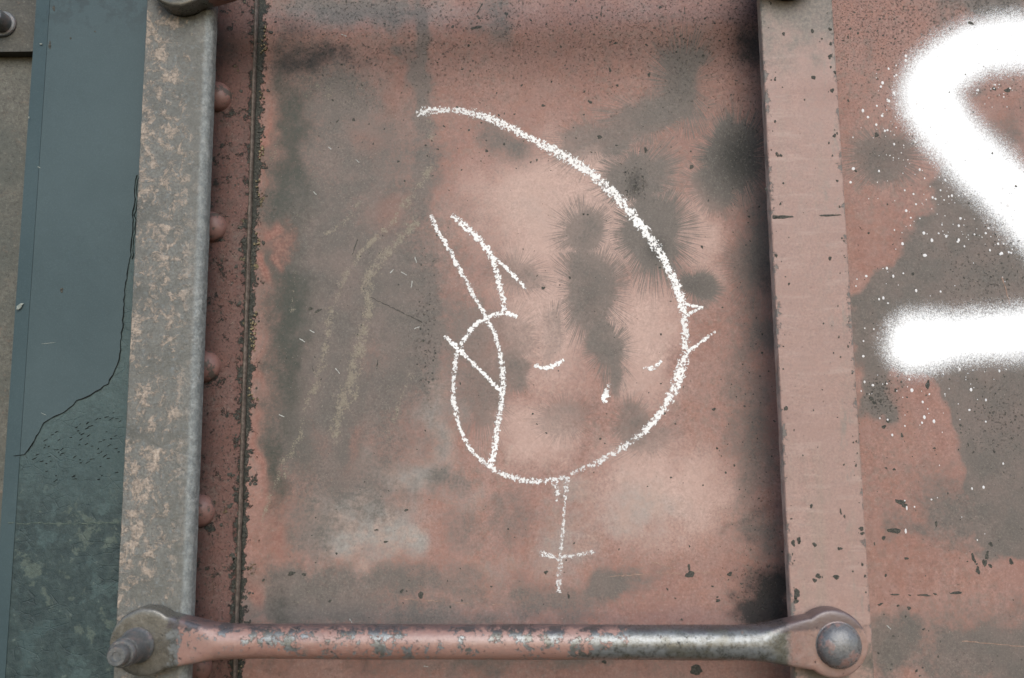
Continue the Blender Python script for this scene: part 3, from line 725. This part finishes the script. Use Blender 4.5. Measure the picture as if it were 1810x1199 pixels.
chalk([(1213, 622, 14, .7), (1208, 640, 18, .8), (1201, 662, 19, .85), (1194, 684, 17, .8), (1184, 704, 17, .8), (1172, 724, 15, .75), (1156, 745, 14, .8), (1138, 763, 13, .7), (1120, 778, 13, .55), (1100, 792, 13, .5),
       (1078, 805, 13, .3), (1056, 817, 13, .35), (1030, 828, 12, .15), (1008, 838, 12, .05)])
chalk([(1203, 632, 5, .6), (1196, 652, 5, .6), (1191, 672, 5, .5)])
chalk([(1000, 844, 11, .2), (975, 849, 11, .55), (945, 851, 11, .55), (915, 847, 12, .5), (890, 838, 11, .6), (868, 827, 10, .65), (848, 811, 8, .7), (830, 791, 8, .75), (816, 765, 8, .7), (807, 735, 9, .7),
       (802, 705, 10, .65), (802, 675, 9, .5), (804, 650, 9, .65), (808, 625, 9, .6), (817, 606, 9, .8), (828, 589, 9, .8), (843, 573, 9, .8), (862, 562, 10, .8), (880, 555, 9, .85), (898, 554, 8, .9), (914, 561, 8, .95)])
chalk([(763, 380, 8, .3), (768, 396, 9, .55), (776, 412, 9, .7), (787, 430, 9, .7), (797, 448, 9, .65), (808, 468, 10, .7), (818, 487, 9, .7), (829, 506, 8, .5), (838, 523, 8, .7), (848, 540, 8, .7), (856, 556, 9, .8), (864, 569, 8, .8)])
chalk([(799, 380, 9, .6), (812, 391, 12, .8), (828, 405, 12, .85), (844, 421, 11, .85), (860, 440, 12, .85), (871, 458, 11, .85), (878, 482, 10, .75), (884, 506, 11, .75), (889, 530, 11, .75), (892, 551, 10, .85)])
chalk([(869, 453, 8, .85), (884, 465, 7, .8), (900, 479, 7, .85), (915, 495, 7, .85), (929, 511, 6, .8)])
chalk([(861, 568, 8, .85), (872, 584, 9, .75), (879, 605, 9, .7), (884, 628, 9, .75), (888, 655, 10, .7), (889, 685, 11, .75), (886, 712, 11, .7), (882, 738, 12, .7), (878, 765, 11, .75), (874, 795, 11, .85), (868, 818, 12, .9), (862, 827, 8, .7)])
chalk([(785, 594, 6, .5), (796, 604, 8, .85), (811, 617, 10, .9), (826, 633, 8, .8), (842, 649, 8, .75), (858, 664, 7, .9), (873, 680, 7, .9), (886, 693, 6, .9)])
chalk([(1211, 537, 7, .8), (1226, 541, 6, .9), (1243, 544, 7, .95)])
chalk([(1240, 545, 5, .8), (1227, 550, 6, .85), (1214, 558, 8, .9)])
chalk([(1265, 586, 5, .5), (1250, 597, 7, .85), (1234, 609, 6, .8), (1215, 623, 8, .9)])
chalk([(944, 646, 6, .6), (955, 649, 9, .85), (968, 650, 9, .85), (982, 645, 8, .85), (997, 636, 8, .9)])
chalk([(1137, 651, 4, .6), (1148, 652, 8, .8), (1158, 650, 9, .85), (1165, 643, 6, .85), (1170, 638, 5, .8)])
chalk([(1078, 678, 7, .2), (1074, 690, 10, .45), (1070, 702, 14, .9), (1067, 713, 6, .9)])
chalk([(975, 848, 9, .5), (982, 858, 12, .45), (985, 872, 9, .4), (984, 887, 5, .3)])
chalk([(1004, 843, 11, .25), (1001, 862, 10, .3), (999, 885, 8, .35), (996, 915, 8, .15), (994, 945, 8, .2), (991, 975, 10, .1), (990, 1000, 11, .1), (988, 1025, 12, .05), (987, 1048, 12, .3)])
chalk([(953, 978, 9, .5), (965, 980, 11, .5), (978, 985, 9, .4), (990, 992, 10, .25)])
chalk([(990, 984, 9, .2), (1012, 983, 10, .25), (1032, 979, 10, .25), (1053, 974, 10, .1)])

# ------------------------------------------------------------------ white spray paint
spray = bpy.data.objects.new('white_graffiti', None); COL.objects.link(spray); spray.parent = wall; spray.empty_display_size = 0.02
spray['label'] = 'thick white spray painted strokes, a hook over a bar'
def spray_stroke(pts, k):
    """pts: (px, py, half width)"""
    c = np.array(catmull(pts, 10)); step = 3.2
    x0, x1 = c[:, 0].min() - 90, c[:, 0].max() + 90; y0, y1 = c[:, 1].min() - 90, c[:, 1].max() + 90
    gx = np.arange(x0, x1, step); gy = np.arange(y0, y1, step); X, Y = np.meshgrid(gx, gy)
    m = np.full(X.shape, -9.0)
    for q in c:
        m = np.maximum(m, 1 - (np.hypot(X - q[0], Y - q[1]) - q[2] - 8) / 52 - .5)      # .5 on the edge, 1 well inside
    m = np.clip(m, -1, 1.6)
    keep = m > -0.3
    vid = -np.ones(X.shape, int); vs, at, fs = [], [], []
    for j in range(X.shape[0] - 1):
        for i in range(X.shape[1] - 1):
            if keep[j, i] or keep[j, i + 1] or keep[j + 1, i] or keep[j + 1, i + 1]:
                f = []
                for (a, b) in ((j, i), (j, i + 1), (j + 1, i + 1), (j + 1, i)):
                    if vid[a, b] < 0:
                        vid[a, b] = len(vs); pt = P(X[a, b], Y[a, b], 0); pt.y = float(wave(pt.x, pt.z)) - .00010 - .00002 * k; vs.append(pt); at.append(m[a, b])
                    f.append(vid[a, b])
                fs.append(tuple(f))
    o = link('spray_stroke', vs, fs, M['spray'], spray)
    a_ = o.data.attributes.new('mist', 'FLOAT_COLOR', 'POINT'); a_.data.foreach_set('color', np.array([[p, p, p, 1] for p in at], np.float32).ravel())
spray_stroke([(1990, 140, 44), (1900, 92, 44), (1810, 76, 42), (1760, 79, 42), (1715, 92, 42), (1676, 115, 43), (1650, 143, 45), (1646, 175, 48), (1662, 208, 46), (1692, 247, 43), (1730, 288, 45), (1775, 330, 46), (1820, 376, 47), (1900, 460, 47), (1960, 530, 46)], 0)
spray_stroke([(1617, 606, 46), (1640, 603, 45), (1690, 597, 38), (1750, 592, 38), (1810, 588, 40), (1900, 580, 42), (1990, 574, 42)], 1)
drops = []
def drip(n, x0, y0, sx_, sy_, lo=.8, hi=2.6):
    for _ in range(n):
        r = lo + (hi - lo) * random.random() ** 2.5
        drops.append((random.gauss(x0, sx_), random.gauss(y0, sy_), r, r * random.uniform(.9, 1.5), 0))
drip(60, 1585, 170, 22, 38); drip(60, 1600, 240, 45, 45); drip(50, 1640, 340, 45, 40); drip(45, 1700, 390, 40, 30); drip(40, 1740, 150, 40, 22, .8, 2.3); drip(40, 1775, 410, 22, 22, .8, 3)
drip(26, 1600, 690, 50, 30); drip(22, 1680, 720, 60, 60); drip(30, 1660, 480, 80, 60); drip(14, 1560, 560, 30, 50); drip(12, 1640, 900, 90, 90); drip(24, 1680, 660, 60, 14)
drops += [(1509, 298, 3, 3, 0), (1504, 322, 2.5, 2.5, 0), (1602, 898, 1.6, 4, 0), (1600, 939, 1.8, 4.5, 0), (1636, 451, 4, 3, 0), (1580, 488, 2, 3, 0), (1651, 745, 2.5, 3.5, 0), (1612, 690, 3, 3.5, 0)]
drops = [d for d in drops if d[0] > 1500]
o = chips('paint_drop', drops, M['white'], spray, -0.00014, 0.00004, follow=True, drop=True)

# ------------------------------------------------------------------ the ladder
YF = -0.041                                                # front of the stiles
ladder = empty('wagon_ladder', (0, 0, 0), 'steel ladder with one grey and one red stile and worn round rungs', 'ladder')
def edge_x(pa, pb, y): return (P(pa, 0, y).x + P(pb, 1199, y).x) / 2
xl0, xl1 = edge_x(260, 200, YF), edge_x(378, 331, YF + .002)
xr0, xr1 = edge_x(1343, 1405, YF), edge_x(1471, 1546, YF)
def stile(x0, x1, t, rl, rr, mat, label):
    cx = (x0 + x1) / 2; hw = (x1 - x0) / 2
    pr = [(x, y) for x, y in round_rect(-hw, hw, 0, t, rl, rr)]
    o = extrude_z('stile', pr, -0.45, 0.70, mat, ladder, nz=230, wob=0.00012)
    o.location = (cx, YF, 0); o['label'] = label
    o.data.polygons.foreach_set('use_smooth', [True] * len(o.data.polygons)); o.data.set_sharp_from_angle(angle=math.radians(50))
    return o
sl = stile(xl0, xl1, 0.010, 0.0008, 0.0055, M['grey'], 'grey scabbed stile with tan rust patches')
sr = stile(xr0, xr1, 0.007, 0.0010, 0.0010, M['redstile'], 'bleached red stile with chipped edges')
rs = [(1386, 384, 22, 3.2, 0), (1370, 384, 8, 4, 0), (1466, 381, 24, 2.6, 3), (1385, 60, 4, 4, 0), (1436, 55, 4, 5, 0), (1438, 137, 4, 5, 0), (1467, 100, 4, 6, 0), (1468, 78, 4, 4, 0), (1467, 52, 4, 4, 0), (1412, 955, 4, 7, 0), (1402, 960, 5, 6, 0),
      (1440, 963, 5, 4, 0), (1484, 970, 5, 4, 0), (1478, 1020, 7, 4, 0), (1446, 1018, 6, 5, 0), (1440, 1026, 4, 4, 0), (1522, 935, 6, 4, 20), (1524, 943, 5, 3, 0), (1467, 457, 4, 4, 0), (1372, 452, 3, 4, 0), (1380, 275, 4, 3, 0), (1354, 335, 3, 3, 0),
      (1471, 160, 4, 6, 0), (1476, 128, 3, 4, 0), (1475, 240, 4, 4, 0), (1480, 320, 3, 3, 0), (1407, 1062, 6, 5, 30), (1408, 1050, 7, 10, 0), (1389, 722, 4, 6, 0), (1486, 905, 2, 6, 0), (1434, 895, 3, 4, 0)]
for _ in range(90):
    y_ = random.uniform(0, 1080); x0_ = 1345 + 60 * y_ / 1199; x1_ = 1470 + 75 * y_ / 1199
    x_ = random.choice((x0_ + 3 + random.expovariate(1 / 8), x1_ - 3 - random.expovariate(1 / 9), random.uniform(x0_ + 5, x1_ - 5)))
    r = random.uniform(.7, 2.4); rs.append((min(max(x_, x0_ + 5), x1_ - 5), y_, r, r * random.uniform(.8, 1.8), 0))
sr_ch = chips('paint_chip', rs, M['dark'], ladder, YF, 0.00015)
sr_ch.parent = sr; sr_ch.location = (-sr.location[0], -sr.location[1], 0)
# stand-off blocks that carry each stile, at rung height behind the bar
def standoff(st, z):
    w = 0.009
    t = 0.010 if st is sl else 0.007
    lo = YF + t; hi = 0.0
    o = extrude_z('stand_off', [(-w, lo), (w, lo), (w, hi), (-w, hi)], z - 0.012, z + 0.012, M['brown2'], ladder)
    o.location = (st.location[0], 0, 0)

def superloft(name, stations, origin, xdir, mat, parent, seg=40):
    """stations: (s, half height, half depth, exponent, depth centre); axis along xdir, depth along y"""
    vs, fs = [], []
    for (s, h, d, e, yc) in stations:
        for k in range(seg):
            a = 2 * math.pi * k / seg; c, sn = math.cos(a), math.sin(a)
            vs.append((s, yc + d * math.copysign(abs(c) ** (2 / e), c), h * math.copysign(abs(sn) ** (2 / e), sn)))
    for i in range(len(stations) - 1):
        for k in range(seg):
            j = (k + 1) % seg; fs.append((i * seg + k, i * seg + j, (i + 1) * seg + j, (i + 1) * seg + k))
    fs.append(tuple(range(seg))); fs.append(tuple((len(stations) - 1) * seg + k for k in range(seg)))
    o = link(name, vs, fs, mat, parent, True); fix_normals(o); o.data.set_sharp_from_angle(angle=math.radians(55))
    o.location = origin; o.rotation_euler = (0, -math.atan2(xdir[2], xdir[0]), 0)
    return o
def s01(t): t = min(max(t, 0), 1); return t * t * (3 - 2 * t)

def rung(pl, pr, tag, bolts=True):
    A, B = Vector(pl), Vector(pr); L = (B - A).length; mid = (A + B) / 2; xd = (B - A) / L
    YB = -0.010                                             # bar axis in front of the stile face
    R_eye, r_bar, T = 0.0196, 0.0099, 0.0072
    st = []
    half = L / 2
    n = 26
    ss = []
    for k in range(n + 1):                                  # round eye end
        a = math.pi * k / n * .72
        ss.append((-half - R_eye * math.cos(a), R_eye * math.sin(a)))
    s_last, h_last = ss[-1]
    for k in range(1, 26):                                  # flare down to the bar
        f = k / 25; s = s_last + (0.046) * f
        hh = r_bar + (h_last - r_bar) * (1 - s01(f ** .62)); ss.append((s, hh))
    for s, h in ss:
        f = s01((s + half - R_eye * .55) / 0.034)
        st.append((s, max(h, .0004), T + (r_bar - T) * f, 9 - 7 * f, -T * (1 - f) + YB * f))
    left = [q for q in st]
    right = [(-q[0],) + tuple(q[1:]) for q in reversed(st)]
    ml = []
    s0, s1 = left[-1][0], right[0][0]
    for k in range(1, 90):
        s = s0 + (s1 - s0) * k / 90
        w = 1 + .012 * math.sin(s * 61) + random.uniform(-.004, .004)
        ml.append((s, r_bar * w, r_bar * w, 2, YB + .0003 * math.sin(s * 37)))
    o = superloft('rung', left + ml + right, (mid.x, YF, mid.z), xd, M['rung'], ladder, 48)
    o['label'] = tag
    yf = -2 * T
    # left: bolt with washer, nut collar and stud; right: domed rivet head
    prof = [(0.0001, -.001), (0.0100, -.001), (0.0103, .0012), (0.0094, .0026), (0.0088, .0034), (0.0084, .0150), (0.0080, .0165), (0.0066, .0167)]
    bl = lathe('bolt', prof, (-half - .0035, yf, -.0015), (0, -1, 0), M['bolt'], o)
    lathe('nut_collar', [(0.0062, .0160), (0.0076, .0162), (0.0080, .0180), (0.0078, .0196), (0.0070, .0206), (0.0058, .0206)], (-half - .0035, yf, -.0015), (0, -1, 0), M['bolt'], o)
    lathe('stud_end', [(0.0056, .0195), (0.0059, .0200), (0.0059, .0245), (0.0050, .0258), (0.0026, .0258), (0.0022, .0252), (0.0001, .0252)], (-half - .0035, yf, -.0015), (0, -1, 0), M['bolt'], o)
    R = 0.0130
    dome = [(R * 1.03, -.001), (R * 1.03, .0004)] + [(max(R * math.cos(a), 1e-5), .0006 + R * .68 * math.sin(a)) for a in [i * math.pi / 2 / 12 for i in range(13)]]
    lathe('rivet_head', dome, (half + .0022, yf, -.0004), (0, -1, 0), M['head'], o, 48)
    return o
YM = YF - 0.007
low = rung(P(263, 1131, YM), P(1467, 1134, YM), 'worn red rung across the bottom with a bolt at its left and a domed rivet at its right')
up = rung(P(322, -28, YM), P(1396, -56, YM), 'upper rung whose two round ends just enter the picture at the top')
for st_ in (sl, sr):
    for r_ in (low, up):
        standoff(st_, r_.location[2] + (0 if r_ is low else 0.01))

# ------------------------------------------------------------------ green post at the left
YG = -0.022
gx0, gx1 = edge_x(58, -22, YG), edge_x(88, 10, YG)
gx2 = P(300, 600, 0).x - 0.012
post = empty('side_post', (0, 0, 0), 'flat teal green steel post with cracked and flaking paint, left of the grey ladder stile', 'post')
extrude_z('post_body', [(gx0, 0.02), (gx0, YG + .0040), (gx0 + .001, YG + .0024), (gx1 - .001, YG + .0003), (gx1, YG), (gx2, YG), (gx2 + .001, YG + .001), (gx2 + .001, 0.02)], ZLO, ZHI, M['green_old'], post, nz=1)
CR = [(268, 296), (243, 310), (238, 330), (239, 345), (235, 380), (233, 420), (231, 450), (225, 485), (219, 530), (216, 580), (212, 625), (208, 645), (199, 662), (190, 678), (178, 688), (160, 698), (135, 709), (122, 722), (112, 728), (88, 740),
      (78, 748), (68, 765), (58, 785), (50, 796), (44, 803), (24, 806)]
cr = []
for (a, b) in zip(CR[:-1], CR[1:]):
    n = max(1, int(math.hypot(b[0] - a[0], b[1] - a[1]) / 7))
    for k in range(n):
        t = k / n; cr.append((a[0] + (b[0] - a[0]) * t + random.uniform(-1.3, 1.3), a[1] + (b[1] - a[1]) * t + random.uniform(-1.3, 1.3)))
cr.append(CR[-1])
yl = YG - 0.0004
outline = sorted([tuple(P(x, y, yl)) for x, y in cr], key=lambda q: -q[2])
rows = [(gx2, ZHI), (gx2, outline[0][2] + .0003)] + [(min(q[0], gx2), q[2]) for q in outline]
vs, fs = [], []
for (x, z) in rows:
    vs += [(gx1 + .0003, yl, z), (max(x, gx1 + .0006), yl, z), (max(x, gx1 + .0006), yl + .0005, z)]
for i in range(len(rows) - 1):
    a_, b_ = 3 * i, 3 * i + 3
    fs += [(a_, a_ + 1, b_ + 1, b_), (a_ + 1, a_ + 2, b_ + 2, b_ + 1)]
o = link('top_paint_coat', vs, fs, M['green_new'], post); fix_normals(o)
# chamfer coat
extrude_z('edge_paint_coat', [(gx0 - .0002, YG + .0040), (gx0 - .0001, YG + .0034), (gx0 + .0008, YG + .0020), (gx1 - .0012, YG - .0002), (gx1 + .0001, YG - .0005), (gx1 + .0001, YG - .0001), (gx1 - .001, YG + .0002), (gx0 + .001, YG + .0023)], ZLO, ZHI, M['green_new'], post)
def ribbon(name, pts, wd, y, mat, parent):
    vs, fs = [], []
    for i, q in enumerate(pts):
        a = pts[max(i - 1, 0)]; b = pts[min(i + 1, len(pts) - 1)]
        tx, ty = b[0] - a[0], b[1] - a[1]; l = math.hypot(tx, ty) + 1e-9; w = wd * random.uniform(.5, 1.3)
        vs.append(P(q[0] - ty / l * w, q[1] + tx / l * w, y)); vs.append(P(q[0] + ty / l * w, q[1] - tx / l * w, y))
    for i in range(len(pts) - 1): fs.append((2 * i, 2 * i + 1, 2 * i + 3, 2 * i + 2))
    return link(name, vs, fs, mat, parent)
ribbon('paint_crack', cr[4:], .85, yl - .0001, M['crack'], post)
ribbon('paint_crack', [(x + random.uniform(3, 6), y) for x, y in cr[4:24]], .7, yl - .0001, M['crack'], post)
gs = [(109, 513, 4, 5, 0), (95, 15, 3, 6, 0), (88, 80, 3, 9, 10), (125, 68, 2, 3, 0), (168, 56, 2, 2, 0)]
chips('paint_chip', gs, M['dark'], post, yl, .0002)
chips('paint_scratch', [(34, 542, 9, 4, 35), (69, 296, 5, .9, -25), (51, 208, 1.6, 2.4, 0), (85, 607, 14, .6, 6), (77, 732, 6, .6, -25), (72, 78, 3, 2, 0)], plain_material('pale_scratch', (150, 158, 150), (176, 182, 172)), post, yl, .0002)
# flake edges below the crack
fl_ = []
for _ in range(90):
    x = random.uniform(60, 215); y = random.uniform(700, 850)
    if y < 700 + (215 - x) * .55: continue
    fl_.append((x, y, random.uniform(2, 5), random.uniform(.5, 1.0), random.uniform(0, 40)))
chips('paint_flake', fl_, M['crack'], post, YG - .0001, .0002)
ribbon('paint_step', [(x, 925 + random.uniform(-1.5, 1.5)) for x in range(14, 208, 6)], 1.0, YG - .0003, plain_material('pale_green_edge', (84, 100, 94), (110, 122, 112)), post)

# ------------------------------------------------------------------ brown door and cover plate at the far left
YD = -0.004
door = empty('rusty_side_plate', (0, 0, 0), 'rusty brown steel plate with a bolted cover, at the left edge beside the green post', 'steel plate')
xd0 = -1.3
extrude_z('plate_sheet', [(xd0, YD), (gx0 - .0004, YD), (gx0 - .0004, 0.02), (xd0, 0.02)], ZLO, ZHI, M['brown'], door)
pz = P(25, 92, YD - .008).z
prof = [(xd0 + .2, YD - .0085), (gx0 - .0012, YD - .0085), (gx0 - .0006, YD - .0078), (gx0 - .0006, YD - .0002), (xd0 + .2, YD - .0002)]
extrude_z('cover_plate', prof, pz, ZHI - .1, M['brown2'], door)
bc = P(6, 44, YD - .0085)
lathe('bolt', [(0.0092, -.0005), (0.0094, .0012), (0.0088, .0020), (0.0072, .0022), (0.0068, .0100), (0.0058, .0125), (0.0001, .0128)], bc, (0, -1, 0), M['bolt'], door)
